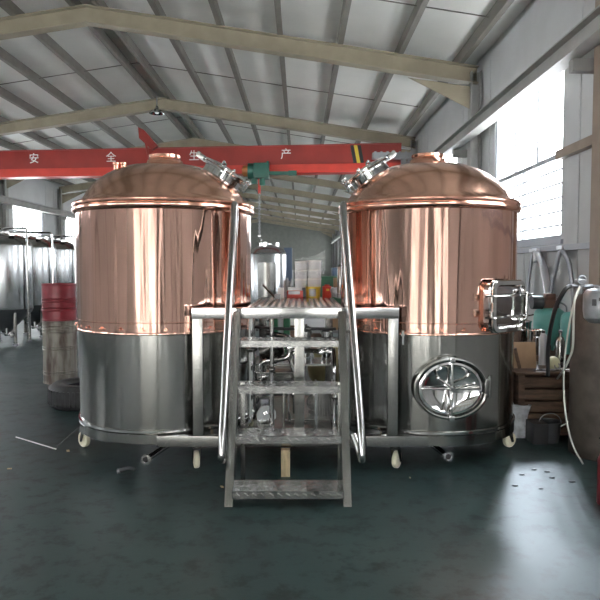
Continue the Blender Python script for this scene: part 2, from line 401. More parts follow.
# lamp hanging from the rafter
lp = at(157, 113, 19.6)
l = thing('pendant_lamp', lp, 'round silver high bay lamp hanging under the rafter above the left kettle', 'lamp')
MB().lathe([(.04,.2),(.06,.12),(.17,.07),(.23,0),(.235,-.02),(.22,-.02),(.16,.05),(0,.08)], lp, 32, cap=False).build('lamp_shade', 'chrome', l)
MB().cyl(lp+Vector((0,0,.18)), lp+Vector((0,0,.48)), .02, seg=8).build('stem', 'grey', l)
MB().ball(lp+Vector((0,0,.02)), .07, (1,1,.8)).build('bulb', 'white', l)
# ================================================================ KETTLES
KL = Vector((-1.42, 6.69, 0)); KR = Vector((1.333, 6.64, 0))
RW = .9
def kettle(c, s, label):
    k = thing('brew_kettle', (c.x, c.y, .345), label, 'brew kettle', 'copper brewhouse kettles')
    o = (c.x, c.y, 0)
    MB().lathe([(.2,.36),(.872,.352),(.885,.36),(.885,1.27)], o, 128, cap=False).build('steel_jacket', 'steel', k)
    MB().lathe([(.886,.352),(.905,.352),(.905,.375),(.886,.378)], o, 128, cap=False).build('lower_band', 'chrome', k)
    MB().lathe([(.885,1.265),(.909,1.266),(.911,1.269),(.911,1.284),(.909,1.287),(.9,1.288),(.8995,1.372),(.903,1.375),(.903,1.381),(.899,1.384),(.9,2.44),(.905,2.46)], o, 160, cap=False).build('copper_shell', 'copper', k)
    rim = MB().lathe([(.9,2.435),(.915,2.44),(.93,2.455),(.935,2.48),(.93,2.497),(.925,2.5),(.93,2.51),(.932,2.53),(.92,2.548),(.88,2.555),(.86,2.556)], o, 160, cap=False).build('rim_band', 'copperrim', k)
    dp = [(.875,2.545),(.85,2.56),(.825,2.60),(.79,2.66),(.745,2.72),(.69,2.775),(.62,2.83),(.53,2.88),(.42,2.925),(.3,2.95),(.2,2.96),(.185,2.965)]
    MB().lathe(dp, o, 128, cap=False).build('dome', 'copperdome', k, ang=60)
    nk = MB().lathe([(.23,2.94),(.20,2.955),(.187,2.98),(.182,3.01),(.158,3.02),(.155,3.035),(.165,3.037),(.165,3.065),(.15,3.065),(.145,3.0)], o, 64, cap=False).build('chimney_collar', 'copperrim', k)
    # clips round the joint between copper and steel
    for i in range(26):
        a = 2*PI*i/26+.08; q = RZ(a)
        b = MB(); b.box(Vector(o)+q @ Vector((.918, 0, 1.315)), (.014, .034, .010), q); b.cyl(Vector(o)+q @ Vector((.905, 0, 1.33)), Vector(o)+q @ Vector((.918, 0, 1.33)), .008, seg=8)
        b.build('joint_clip', 'copperrim', k)
    # dome hatch, edge-on to the photograph
    cx, cz = c.x+s*.60, 2.845
    q = RY(s*math.radians(33)); C0 = Vector((cx, c.y-.02, cz))
    Rm = lambda v: C0+q @ Vector(v)
    ht = MB().lathe([(.21,-.16),(.21,.035),(.262,.035),(.262,.052),(.2,.052),(.2,-.1)], C0, 48, q, cap=False).build('hatch_neck', 'chrome', k)
    MB().lathe([(.262,.056),(.268,.062),(.268,.078),(.24,.085),(.12,.11),(0,.115)], C0, 48, q, cap=False).build('hatch_lid', 'mirror', ht)
    b = MB(); b.box(Rm((-s*.29, 0, .06)), (.09, .2, .05), q, .008); b.cyl(Rm((-s*.31, -.11, .07)), Rm((-s*.31, .11, .07)), .02); b.build('hatch_hinge', 'satin', ht)
    for a in (-1.15, -.35, .35, 1.15):
        p = Vector((s*.28*math.cos(a), .28*math.sin(a), 0))
        b = MB(); b.cyl(Rm((p.x, p.y, -.02)), Rm((p.x, p.y, .11)), .010, seg=8); b.ball(Rm((p.x, p.y, .095)), .02, seg=10); b.box(Rm((p.x, p.y, .11)), (.055, .012, .018), q @ RZ(a), .004); b.build('hatch_clamp', 'chrome', ht)
    b = MB(); b.tube([Rm((-s*.05, -.1, .11)), Rm((-s*.05, -.1, .14)), Rm((-s*.05, .1, .14)), Rm((-s*.05, .1, .11))], .011, 8, bend=.03); b.build('lid_handle', 'chrome', ht)
    return k
kl = kettle(KL, 1, 'left copper and stainless brew kettle with two small vent pipes on its dome')
kr = kettle(KR, -1, 'right copper and stainless brew kettle with an oval manway and a square side door')
# two small vents on the left dome
for px in (116.5, 123.5):
    p = at(px, 170, 6.45); b = MB(); b.cyl(p-Vector((0,0,.12)), p+Vector((0,0,.065)), .026, seg=20); b.lathe([(.032,.05),(.036,.055),(.036,.07),(.03,.075),(0,.078)], p, 20, cap=False); b.build('vent_pipe', 'copperrim', kl)
b = MB(); p = KL+Vector((.05,-.83,0))
# drain stub pipes
for K, px, py in ((kl, 146, 459.5), (kr, 448, 456.5)):
    e = at(px, py, 5.82); e0 = e+Vector((.16 if K == kl else -.12, .6, .02))
    b = MB(); b.tube([e, e0, e0+Vector((0,.05,.25))], .03, 16, bend=.08); b.lathe([(.03,0),(.045,0),(.045,.02),(.03,.02)], e, 24, RX(-PI/2), cap=False)
    d = b.build('drain_pipe', 'chrome', K); MB().lathe([(.026,-.002),(.026,.004),(0,.004)], e, 20, RX(PI/2)).build('pipe_bore', 'blackp', d)
# sampling nozzle on the right kettle at the copper joint and thermometer pockets
b = MB(); p = at(403, 335, 5.75); b.cyl(p+Vector((0,.08,0)), p, .018, seg=12); b.cyl(p+Vector((0,.01,.04)), p+Vector((0,.01,-.09)), .014, seg=12); b.build('sample_nozzle', 'chrome', kr)
# oval manway
mw = at(448, 388, 5.70); an = math.atan2(mw.x-KR.x, KR.y-5.74)   # azimuth to the right of the front
az = .04
q = RZ(az) @ RX(PI/2)          # local z points out of the shell (towards the viewer)
C0 = Vector((KR.x+math.sin(az)*.84, KR.y-math.cos(az)*.84, mw.z))
def oval(prof, C0, q, sx, sy, seg=64):
    b = MB(); b.lathe(prof, (0,0,0), seg, cap=False)
    for v in b.bm.verts: v.co = C0+q @ Vector((v.co.x*sx, v.co.y*sy, v.co.z))
    return b
SX, SY = .335, .275
man = oval([(1.0,-.02),(1.0,.13),(1.03,.135),(1.03,.15),(.97,.155),(.93,.15),(.92,.11),(.9,.05)], C0, q, SX, SY).build('manway_frame', 'satin', kr)
oval([(.9,.05),(.9,.12),(.87,.128),(.80,.13),(.76,.12),(.5,.10),(.2,.092),(.001,.09)], C0, q, SX, SY).build('manway_door', 'mirror', man)
b = MB(); oq = lambda x, y, z: C0+q @ Vector((x, y, z))
b.box(oq(0,0,.15), (.018, SY*2.0, .03), q, .003); b.box(oq(0,-SY*.98,.15), (.05,.05,.05), q, .008); b.box(oq(0,SY*.95,.15), (.05,.05,.05), q, .008); b.build('manway_bar', 'chrome', man)
b = MB()
for k in range(3):
    a = .35+2*PI*k/3; b.tube([oq(0,0,.19), oq(.1*math.cos(a), .1*math.sin(a), .19), oq(.19*math.cos(a), .17*math.sin(a), .215)], .009, 8, bend=.04)
    b.ball(oq(.19*math.cos(a), .17*math.sin(a), .215), .018, seg=10)
b.cyl(oq(0,0,.1), oq(0,0,.21), .022, seg=14); b.build('hand_wheel', 'chrome', man)
b = MB()
for sgn in (-1, 1): b.box(oq(sgn*SX*.42, 0, .135), (SX*.8, .018, .02), q, .004)
b.build('door_brace', 'chrome', man)
b = MB(); b.box(oq(SX*1.0, .02, .13), (.06,.14,.05), q, .01); b.cyl(oq(SX*1.04, -.08, .15), oq(SX*1.04, .12, .15), .016, seg=10); b.build('manway_hinge', 'satin', man)
# square side door, rounded corners
az = math.radians(39); ctr = at(506, 305, 6.05)
qd = RZ(az) @ RX(PI/2)
C1 = Vector((KR.x+math.sin(az)*.815, KR.y-math.cos(az)*.815, ctr.z))
def rr(w, h, r, n=6):
    P = []
    for cx, cy, a0 in ((w-r, h-r, 0), (-w+r, h-r, PI/2), (-w+r, -h+r, PI), (w-r, -h+r, 3*PI/2)):
        for k in range(n+1): a = a0+PI/2*k/n; P.append((cx+r*math.cos(a), cy+r*math.sin(a)))
    return P
def rrloft(levels, C, q, cap_end=True):
    b = MB(); rings = []
    for (w, h, r, z) in levels: rings.append([b.bm.verts.new(C+q @ Vector((x, y, z))) for x, y in rr(w, h, r)])
    for A, B_ in zip(rings, rings[1:]):
        n = len(A)
        for k in range(n): b.bm.faces.new((A[k], A[(k+1) % n], B_[(k+1) % n], B_[k]))
    if cap_end: b.bm.faces.new(rings[-1])
    return b
W2, H2 = .255, .235
sd = rrloft([(W2-.02,H2-.02,.07,-.1),(W2-.02,H2-.02,.07,.13),(W2+.01,H2+.01,.08,.13),(W2+.01,H2+.01,.08,.15),(W2-.03,H2-.03,.06,.155)], C1, qd, False).build('side_door_frame', 'chrome', kr)
rrloft([(W2+.005,H2+.005,.08,.157),(W2+.01,H2+.01,.085,.17),(W2,H2,.08,.182),(W2-.035,H2-.035,.06,.184),(W2-.05,H2-.05,.05,.165),(W2-.06,H2-.06,.05,.163)], C1, qd).build('side_door', 'mirror', sd)
d1 = lambda x, y, z: C1+qd @ Vector((x, y, z))
for yy in (.1, -.1):
    MB().tube([d1(-W2-.04, yy, .12), d1(-W2-.03, yy, .2), d1(0, yy, .215), d1(W2+.05, yy, .2), d1(W2+.16, yy, .17)], .009, 8, bend=.03).build('cross_bar', 'chrome', sd)
MB().tube([d1(W2*.72, -.13, .185), d1(W2*.72, -.13, .24), d1(W2*.72, .13, .24), d1(W2*.72, .13, .185)], .013, 10, bend=.04).build('door_handle', 'mirror', sd)
b = MB()
for xx in (.07, -.07): b.cyl(d1(-W2-.02, xx-.03, .17), d1(-W2-.02, xx+.03, .17), .02, seg=12)
b.build('door_hinge', 'satin', sd)
# ================================================================ SKID
YB0, YB1 = 5.70, 5.78
sk = thing('skid_frame', (-.05, 6.66, 0), 'long stainless base frame on cream casters carrying both kettles', 'base frame')
for K in (KL, KR):
    o = (K.x, K.y, 0); MB().lathe([(.84,.245),(.893,.245),(.9,.25),(.9,.338),(.893,.344),(.84,.344),(.84,.245)], o, 128, cap=False).build('base_ring', 'steel', sk)
b = MB(); b.box2((KL.x+.1, 5.72, .245), (KR.x-.15, 5.80, .343), .004); b.build('front_beam', 'satin', sk)
b = MB(); b.box2((KL.x, 7.50, .245), (KR.x, 7.58, .343), .004); b.build('rear_beam', 'satin', sk)
for x in (-2.0, -.95, -.42, .30, .86, 1.95):
    y0 = 5.8 if -1.3 < x < 1.2 else 6.1; y1 = 7.5 if -1.3 < x < 1.2 else 7.2
    MB().box2((x-.04, y0, .25), (x+.04, y1, .335), .004).build('cross_beam', 'satin', sk)
def caster(x, y, yaw):
    q = RZ(yaw); P = lambda a, b_, c: Vector((x, y, 0))+q @ Vector((a, b_, c))
    b = MB(); b.box(P(0,0,.238), (.1,.1,.012), q); b.cyl(P(0,0,.2), P(0,0,.235), .035, seg=16)
    for s in (-1, 1): b.prism([P(s*.036-.002,-.035,.21), P(s*.036-.002,.035,.21), P(s*.036-.002,.075,.06), P(s*.036-.002,.04,.06)], q @ Vector((.005,0,0)))
    b.box(P(0,.0,.205), (.078,.08,.012), q)
    f = b.build('caster_fork', 'satin', sk)
    b = MB(); b.lathe([(.02,-.026),(.06,-.026),(.078,-.022),(.0825,-.012),(.0825,.012),(.078,.022),(.06,.026),(.02,.026)], P(0,.045,.0825), 36, q @ RY(PI/2))
    w = b.build('caster_wheel', 'caster', f)
for px, py, yy, yaw in ((197, 0, 5.84, .3), (395, 0, 5.84, -.5), (87, 0, 6.55, .9), (506, 0, 6.55, -1.0)):
    p = at(px, 460, yy); caster(p.x, p.y, yaw)
for x in (-2.0, -.6, .6, 1.9): caster(x, 7.4 if abs(x) < 1 else 7.1, x)
# ================================================================ PLATFORM
DZ_ = 1.53
pf = thing('work_platform', (-.05, 6.8, .34), 'stainless tread plate platform between the two kettles', 'platform')
b = MB(); b.box2((-.985, 5.70, DZ_-.10), (.90, 5.80, DZ_-.002), .006); b.build('front_beam', 'rail', pf)
b = MB(); b.box2((-.49, 7.77, DZ_-.10), (.40, 7.85, DZ_-.03), .005); b.build('rear_beam', 'satin', pf)
for x in (-.47, .37): MB().box2((x-.025, 5.82, DZ_-.09), (x+.025, 7.8, DZ_-.03)).build('side_beam', 'satin', pf)
for x, y, m_, z1 in ((-.935, 5.75, 'satin', DZ_-.1), (.85, 5.75, 'satin', DZ_-.1), (-.005, 5.87, 'satin', DZ_-.03), (-.46, 7.81, 'satin', DZ_-.1), (.36, 7.81, 'satin', DZ_-.1)):
    MB().box2((x-.046, y-.04, .345), (x+.046, y+.04, z1), .006).build('post', m_, pf)
b = MB(); b.box2((-.49, 5.84, DZ_-.03), (.40, 7.85, DZ_), .003)
rnd = random.Random(3)
for i in range(14):
    for j in range(30):
        x = -.45+i*.063; y = 5.9+j*.065; a = .7 if (i+j) % 2 else -.7
        b.box((x, y, DZ_+.0015), (.034, .009, .003), RZ(a))
b.build('deck', 'plate', pf)
# ================================================================ STAIR
st = thing('metal_stair', (-.09, 5.3, 0), 'steep stainless stair with four tread plate steps and pipe handrails', 'stair')
steps = [(4.86, .14), (5.11, .51), (5.36, .875), (5.60, 1.245)]
def stringer(x0, x1, nm):
    b = MB(); b.prism([(x0, 4.90, 0), (x0, 5.04, 0), (x0, 5.695, 1.1), (x0, 5.695, 1.50), (x0, 5.66, 1.50)], (x1-x0, 0, 0))
    return b.build('stringer', 'stringer', st, ang=20)
stringer(-.60, -.535, 0); stringer(.345, .41, 0)
for (y, z) in steps:
    b = MB(); b.box2((-.535, y, z-.006), (.345, y+.27, z)); b.box2((-.535, y, z-.062), (.345, y+.012, z-.001)); b.box2((-.535, y+.262, z-.05), (.345, y+.27, z))
    for k in range(13):
        x = -.49+k*.066; b.box((x, y-.004, z-.03), (.034, .014, .013), RY(.7))
    for j in range(3):
        for k in range(13): b.box((-.49+k*.066+(j % 2)*.02, y+.05+j*.07, z+.002), (.036, .012, .008), RZ(.7 if (j+k) % 2 else -.7))
    b.build('tread', 'plate', st)
for x in (-.52, .33):
    MB().box2((x-.0, 5.42, .02), (x+.04, 5.46, .9), .004).build('stair_leg', 'satin', st)
for s, xb, xt in ((-1, 222.0, 234.0), (1, 362.0, 343.5)):
    pb = at(xb, 452, 4.90); pt = at(xt, 208, 5.86); pt.z = 2.47
    xs_ = -.60 if s < 0 else .41
    xp = (at(231, 345, 5.96).x if s < 0 else at(347.5, 345, 5.96).x)
    lo = pb+Vector((0,.0,-.02)); back = Vector((xs_+s*.02, 5.06, pb.z+.10))
    b = MB(); b.tube([back, Vector((pb.x, 5.0, pb.z-.05)), Vector((pb.x, 4.87, pb.z-.07)), pb+Vector((0,.02,.12)), pt, pt+Vector((0,.06,.02)), pt+Vector((0,.12,-.06)), Vector((xp, 5.97, DZ_-.02))], .032, 14, bend=.07)
    b.tube([Vector((xp, 5.97, DZ_)), Vector((xp+s*.015, 5.97, .345))], .026, 12)
    hr = b.build('handrail', 'rail', st)
    b = MB(); b.cyl((xs_, 5.65, 1.3), (pt.x+(pb.x-pt.x)*.45, 5.50, 1.35), .014, seg=10); b.build('rail_stay', 'chrome', st)
# ================================================================ EQUIPMENT UNDER THE PLATFORM
def pump(x, y, z, label, yaw):
    t = thing('transfer_pump', (x, y, z), label, 'pump', 'pumps under the platform'); q = RZ(yaw); P = lambda a, b_, c: Vector((x, y, z))+q @ Vector((a, b_, c))
    b = MB(); b.cyl(P(0,-.02,.11), P(0,.24,.11), .075, seg=24)
    for k in range(12): a = 2*PI*k/12; b.box(P(.078*math.cos(a), .11, .11+.078*math.sin(a)), (.02,.2,.006), q @ RY(-a))
    m = b.build('motor', 'dgrey', t); MB().box(P(0,.1,.205), (.08,.09,.05), q, .008).build('terminal_box', 'grey', m)
    b = MB(); b.cyl(P(0,-.09,.11), P(0,-.02,.11), .085, seg=28); b.cyl(P(0,-.1,.11), P(0,-.09,.11), .095, seg=28); b.cyl(P(0,-.16,.11), P(0,-.1,.11), .028, seg=16); b.cyl(P(.05,-.055,.12), P(.05,-.055,.26), .022, seg=16); b.build('pump_head', 'mirror', t)
    b = MB(); b.box(P(0,.08,.008), (.16,.3,.016), q)
    for s in (-1, 1): b.box(P(s*.06,.08,.03), (.015,.2,.05), q)
    b.build('pump_base', 'satin', t)
def tray(x0, x1, y0, y1, z, label):
    t = thing('equipment_shelf', ((x0+x1)/2, (y0+y1)/2, z), label, 'shelf')
    MB().box2((x0, y0, z-.02), (x1, y1, z)).build('shelf_plate', 'satin', t)
    b = MB()
    for x in (x0+.02, x1-.02):
        for y in (y0+.02, y1-.02): b.box2((x-.015, y-.015, .345), (x+.015, y+.015, z-.02))
    b.build('shelf_legs', 'satin', t)
MB_ = MB(); MB_.box2((-.46, 5.95, .345), (.37, 7.4, .36)); tag(MB_.build('floor_pan', 'satin'), 'flat stainless pan lying on the base frame under the platform', 'pan')
pump(-.34, 6.12, .36, 'left chrome headed pump under the platform, behind the third step', .15)
pump(.18, 6.7, .36, 'rear chrome headed pump under the platform, farther back on the pan', -.2)
tray(-.46, .37, 6.45, 6.95, .90, 'stainless shelf under the platform carrying the filter housings')
# plate heat exchanger
hx_ = thing('plate_heat_exchanger', (.05, 6.2, .36), 'small grey plate heat exchanger under the right side of the platform', 'heat exchanger')
b = MB()
for k in range(9): b.box2((.17+k*.016, 6.1, .40), (.178+k*.016, 6.32, .72))
b.build('plate_pack', 'satin', hx_)
MB().box2((.15, 6.08, .36), (.166, 6.34, .76), .003).build('front_plate', 'grey', hx_); MB().box2((.32, 6.08, .36), (.336, 6.34, .76), .003).build('rear_plate', 'grey', hx_)
for z in (.38, .74): MB().cyl((-.16, 6.21, z), (.35, 6.21, z), .014, seg=12).build('tie_bar', 'chrome', hx_)
for y in (6.12, 6.3):
    for z in (.45, .68): MB().cyl((.12, y, z), (.36, y, z), .009, seg=8).build('tie_bolt', 'chrome', hx_)
b = MB(); b.box2((-.17, 6.12, .36), (-.15, 6.3, .76), .004); b.build('support_foot', 'satin', hx_)
# filter housings
for px, lab in ((306, 'left of the two small polished filter housings under the platform'), (327, 'right of the two small polished filter housings under the platform')):
    p = at(px, 360, 6.5); z0 = .90
    t = thing('filter_housing', (p.x, 6.6, z0), lab, 'filter housing', 'filter housings')
    x, y = p.x, 6.6
    b = MB(); b.lathe([(.0,.04),(.03,.05),(.05,.08),(.052,.28),(.052,.29)], (x, y, z0), 32, cap=False); b.build('housing_body', 'mirror', t)
    b = MB(); b.lathe([(.052,.29),(.066,.295),(.066,.325),(.05,.33),(.03,.35),(0,.355)], (x, y, z0), 32, cap=False); b.cyl((x, y, z0+.35), (x, y, z0+.40), .014, seg=12); b.build('housing_cap', 'chrome', t)
    for k in range(3): a = 2*PI*k/3+.4; MB().cyl((x+.045*math.cos(a), y+.045*math.sin(a), z0+.1), (x+.06*math.cos(a), y+.06*math.sin(a), z0), .008, seg=8).build('housing_foot', 'chrome', t)
# pipes
def pipe(name, pts, r, m_, lab, bend=.08, ferr=()):
    t = thing(name, pts[0], lab, 'pipe'); 
    MB().tube(pts, r, 14, bend=bend).build('pipe_run', m_, t)
    for f in ferr:
        a = Vector(pts[f]); b_ = Vector(pts[f+1]); m2 = (a+b_)/2; d = (b_-a).normalized()
        q = Vector((0,0,1)).rotation_difference(d).to_matrix()
        MB().lathe([(r,-.03),(r*1.5,-.012),(r*1.7,-.004),(r*1.7,.004),(r*1.5,.012),(r,.03)], m2, 20, q, cap=False).build('pipe_clamp', 'satin', t)
    return t
pipe('process_pipe', [(-.5,6.55,1.28), (-.2,6.3,1.28), (.36,6.3,1.28)], .016, 'blackp', 'thin dark horizontal pipe just under the platform deck', .1, (1,))
pipe('process_pipe', [(-.475,6.1,1.46), (-.475,6.1,.75), (-.475,6.1,.42)], .04, 'mirror', 'thick polished vertical pipe beside the left stair side', .08, (0,))
pipe('process_pipe', [(-.27,6.0,1.46), (-.27,6.0,.38)], .022, 'chrome', 'slim vertical pipe left of the platform centre post', .08, (0,))
pipe('process_pipe', [(-.40,6.3,.62), (-.40,6.3,.95), (-.1,6.3,.99), (-.1,6.3,1.2), (-.35,6.5,1.22)], .026, 'mirror', 'polished pipe zigzagging up from the left pump', .07, (0,1))
pipe('process_pipe', [(-.05,6.4,.40), (-.05,6.4,.80), (-.12,6.4,1.02), (.1,6.4,1.05), (.34,6.35,1.04)], .024, 'mirror', 'polished pipe rising behind the centre post to the filters', .08, (0,3))
pipe('process_pipe', [(.33,6.0,.36), (.33,6.0,.95), (.33,6.25,1.08)], .02, 'mirror', 'short polished riser beside the heat exchanger', .06, (0,))
pipe('process_pipe', [(-.10,6.05,.40), (-.11,6.02,.62), (-.08,6.0,.83)], .014, 'mirror', 'curved thin polished pipe behind the second step', .06)
pipe('process_pipe', [(-.46,6.15,.86), (-.05,6.15,.86)], .013, 'mirror', 'short bright horizontal pipe behind the third step', .02)
for x, y, z, lab in ((-.1,6.3,1.1,'butterfly valve on the zigzag pipe under the platform'), (-.05,6.4,.62,'butterfly valve low on the pipe behind the centre post'), (.22,6.38,1.045,'butterfly valve in front of the right filter housing'), (-.40,6.3,.80,'butterfly valve above the left pump')):
    t = thing('butterfly_valve', (x, y, z), lab, 'valve', 'butterfly valves')
    b = MB(); b.lathe([(.03,-.03),(.05,-.028),(.05,.028),(.03,.03)], (x, y, z), 20, cap=False); b.cyl((x, y-.03, z), (x, y-.1, z), .014, seg=10); b.build('valve_body', 'mirror', t)
    b = MB(); b.box((x+.04, y-.1, z+.01), (.13, .014, .02), RY(-.25), .004); b.build('valve_handle', 'chrome', t)
# stainless jug and rags on the shelf
p = (-.30, 6.62, .90); t = thing('tilted_bucket', p, 'dull steel bucket lying tilted on the shelf under the platform', 'bucket')
qb = RY(1.15) @ RX(.2)
MB().lathe([(0,0),(.09,0),(.115,.2),(.12,.205),(.11,.2),(.088,.008),(0,.008)], (p[0]-.1, p[1], p[2]+.1), 28, qb, cap=False).build('bucket_body', 'satin', t)
MB().tube([Vector((p[0]-.1, p[1], p[2]+.1))+qb @ Vector((.115*math.cos(a), .0, .2))+qb @ Vector((0,.1*math.sin(a),.1*math.sin(a))) for a in [PI*k/8 for k in range(9)]], .005, 6).build('bail_handle', 'chrome', t)
MB_ = MB(); MB_.ball((.0,6.72,.965), .1, (1.1,.8,.65)); MB_.ball((.08,6.7,.95), .07, (1,.9,.7)); 
tag(MB_.build('rag_bundle', 'bag'), 'crumpled pale rag bundle on the shelf behind the centre post', 'rag')
pw = fl(285.5, 477)
tag(MB().box2((pw.x-.04, pw.y-.0, 0), (pw.x+.04, pw.y+.08, .244), .003).build('timber_prop', 'palewood'), 'pale timber block standing on the floor under the stair frame', 'timber block')
# ================================================================ THINGS ON THE DECK
def boxobj(name, a, b_, m_, lab, cat, bev=.003):
    return tag(MB().box2(a, b_, bev).build(name, m_), lab, cat)
yD = 7.62
def dx(px, y=yD): return at(px, 290, y).x
r0 = thing('red_box', (dx(294), yD, DZ_), 'red box with an open grey top on the back of the platform', 'box')
MB().box2((dx(287), yD-.1, DZ_), (dx(303), yD+.1, DZ_+.09), .004).build('box_body', 'redlow', r0)
b = MB(); b.box2((dx(288.5), yD-.102, DZ_+.045), (dx(300), yD-.098, DZ_+.085)); b.build('box_label', 'grey', r0)
b = MB(); b.box2((dx(288), yD-.09, DZ_+.09), (dx(302), yD+.09, DZ_+.125), .004); b.build('box_tray', 'plastic', r0)
y0 = thing('yellow_pail', (dx(313), yD, DZ_), 'yellow and white paint pail under the white tubs', 'pail')
MB().lathe([(0,0),(.082,0),(.085,.01),(.09,.125),(.095,.125),(.095,.135),(0,.135)], (dx(313), yD, DZ_), 32, cap=False).build('pail_body', 'yellow', y0)
b = MB(); b.lathe([(.0875,.02),(.0895,.02),(.0925,.11),(.09,.11)], (dx(313), yD, DZ_), 32, cap=False)
for v in list(b.bm.verts):
    pass
fs = [f for f in b.bm.faces if not (f.calc_center_median().x-dx(313) > -.045 and f.calc_center_median().x-dx(313) < .035 and f.calc_center_median().y < yD)]
bmesh.ops.delete(b.bm, geom=fs, context='FACES'); b.build('pail_label', 'grey', y0)
c0 = thing('red_can', (dx(327), yD, DZ_), 'red can with a yellow mark right of the yellow pail', 'can')
MB().lathe([(0,0),(.052,0),(.055,.005),(.055,.135),(.05,.14),(.03,.145),(.03,.16),(0,.16)], (dx(327), yD, DZ_), 28, cap=False).build('can_body', 'redlow', c0)
MB().box2((dx(327)-.01, yD-.0585, DZ_+.085), (dx(327)+.025, yD-.05, DZ_+.11)).build('can_mark', 'yellow', c0)
gi = 0
for col_, (px, zb) in enumerate(((301.2, DZ_+.125), (314.2, DZ_+.135))):
    for k in range(3):
        zz = zb+k*.106; r = .076 if col_ == 0 else .084
        lab = '%s white plastic tub of the %s stack on the platform' % (('lowest', 'middle', 'top')[k], ('left', 'right')[col_])
        t = thing('white_tub', (dx(px), yD, zz), lab, 'tub', 'white tubs stacked on the platform')
        MB().lathe([(0,0),(r*.93,0),(r*.95,.004),(r,.085),(0,.085)], (dx(px), yD, zz), 28, cap=False).build('tub_body', 'plastic', t)
        MB().lathe([(r,.083),(r*1.03,.084),(r*1.03,.1),(r*.98,.104),(0,.104)], (dx(px), yD, zz), 28, cap=False).build('tub_lid', 'white', t)
b = MB(); zt = DZ_+.135+.32; P = [(295, .0), (302, .015), (310, .03), (318, .06), (323, .1), (325, .125)]
va = [b.bm.verts.new((dx(p_), yD-.09, zt+.01+h_)) for p_, h_ in P]; vb = [b.bm.verts.new((dx(p_), yD+.09, zt+.02+h_*.6)) for p_, h_ in P]
vc = [b.bm.verts.new((dx(p_)+.004, yD-.105, zt-.19+random.random()*.05)) for p_, h_ in P]
for i in range(5): b.bm.faces.new((va[i], va[i+1], vb[i+1], vb[i])); b.bm.faces.new((va[i], va[i+1], vc[i+1], vc[i]))
tag(b.build('plastic_film', 'film'), 'clear plastic film draped over the top white tubs', 'plastic film')
cn = thing('silver_canister', (dx(340, 7.5), 7.5, DZ_), 'tall silver canister at the right back of the platform', 'canister')
MB().lathe([(0,0),(.038,0),(.04,.01),(.04,.30),(.03,.33),(.012,.345)], (dx(340.5, 7.5), 7.5, DZ_+.06), 24, cap=False).build('canister_body', 'satin', cn)
MB().lathe([(0,0),(.045,0),(.045,.06),(0,.06)], (dx(340.5, 7.5), 7.5, DZ_), 24, cap=False).build('canister_base', 'grey', cn)
MB().cyl((dx(340.5, 7.5), 7.5, DZ_+.40), (dx(340.5, 7.5), 7.5, DZ_+.44), .016, seg=12).build('canister_cap', 'grey', cn)
MB_ = MB(); rr2 = random.Random(5)
for k in range(9): MB_.ball((dx(335)+rr2.uniform(-.035,.04), 7.62+rr2.uniform(-.05,.05), DZ_+.055+rr2.uniform(-.01,.04)), .045, (1,1,.9), 10)
tag(MB_.build('plastic_bag', 'bag'), 'crumpled whitish plastic bag right of the red can', 'bag')
boxobj('small_carton', (dx(334), 7.72, DZ_), (dx(341), 7.8, DZ_+.24), 'carton', 'narrow brown carton behind the plastic bag on the platform', 'carton')
boxobj('white_carton', (dx(278, 7.5), 7.45, DZ_), (dx(284, 7.5), 7.5, DZ_+.125), 'white', 'small white carton left of the red box', 'carton')
a0 = at(275, 295, 7.3); a1 = at(263, 285, 7.25); a0.z = DZ_+.02
br = thing('wooden_brush', a0, 'long dark wooden brush handle leaning up from the platform', 'brush')
MB().tube([a1, (a0+a1)/2, a0], .017, 10, flat=(.012,.022)).build('brush_handle', 'wood', br); MB().box((a0.x+.03, a0.y, DZ_+.03), (.07,.1,.055), None, .01).build('brush_head', 'grey', br)
MB_ = MB()
for k in range(7):
    MB_.cyl((dx(286)+rr2.uniform(-.04,.04), 7.75, DZ_+rr2.uniform(.02,.05)), (dx(289)+rr2.uniform(-.05,.04), 7.76, DZ_+rr2.uniform(.12,.24)), rr2.uniform(.01,.02), seg=8)
MB_.box2((dx(283), 7.72, DZ_), (dx(292), 7.82, DZ_+.07))
tag(MB_.build('tool_caddy', 'grey'), 'grey caddy of short metal tools behind the red box', 'tool caddy')
# ================================================================ FAR STUFF BETWEEN THE KETTLES
p = at(268, 300, 19.2); vx = p.x; vy = 19.2
t = thing('bright_tank', (vx, vy, 0), 'tall silver tank standing far back under the hoist chain', 'tank')
MB().lathe([(0,.25),(.5,.30),(.55,.36),(.555,2.30),(.545,2.32)], (vx, vy, 0), 64, cap=False).build('tank_shell', 'ferm', t)
MB().lathe([(.56,2.30),(.565,2.33),(.5,2.44),(.35,2.53),(.15,2.58),(.12,2.6),(.12,2.63),(0,2.64)], (vx, vy, 0), 64, cap=False).build('tank_dome', 'ferm', t)
for k in range(3): a = 2*PI*k/3+.3; MB().cyl((vx+.3*math.cos(a), vy+.3*math.sin(a), 2.42), (vx+.3*math.cos(a), vy+.3*math.sin(a), 2.66), .05, seg=12).build('tank_nozzle', 'mirror', t)
b = MB(); b.lathe([(.556,.5),(.572,.5),(.572,2.05),(.556,2.05)], (vx, vy, 0), 64, cap=False)  # darker curved panel that paints a reflection onto the tank shell
fs = [f for f in b.bm.faces if not (abs(f.calc_center_median().x-vx) < .27 and f.calc_center_median().y < vy)]
bmesh.ops.delete(b.bm, geom=fs, context='FACES'); b.build('painted_reflection', 'satin', t)
for k in range(4): a = PI/4+PI/2*k; MB().cyl((vx+.45*math.cos(a), vy+.45*math.sin(a), 0), (vx+.45*math.cos(a), vy+.45*math.sin(a), .35), .04, seg=10).build('leg', 'satin', t)
boxobj('dark_cabinet', (at(284,260,20.5).x, 20.5, 0), (at(292,260,20.5).x, 21.1, 2.55), 'blue', 'dark blue cabinet standing right behind the far silver tank', 'cabinet')
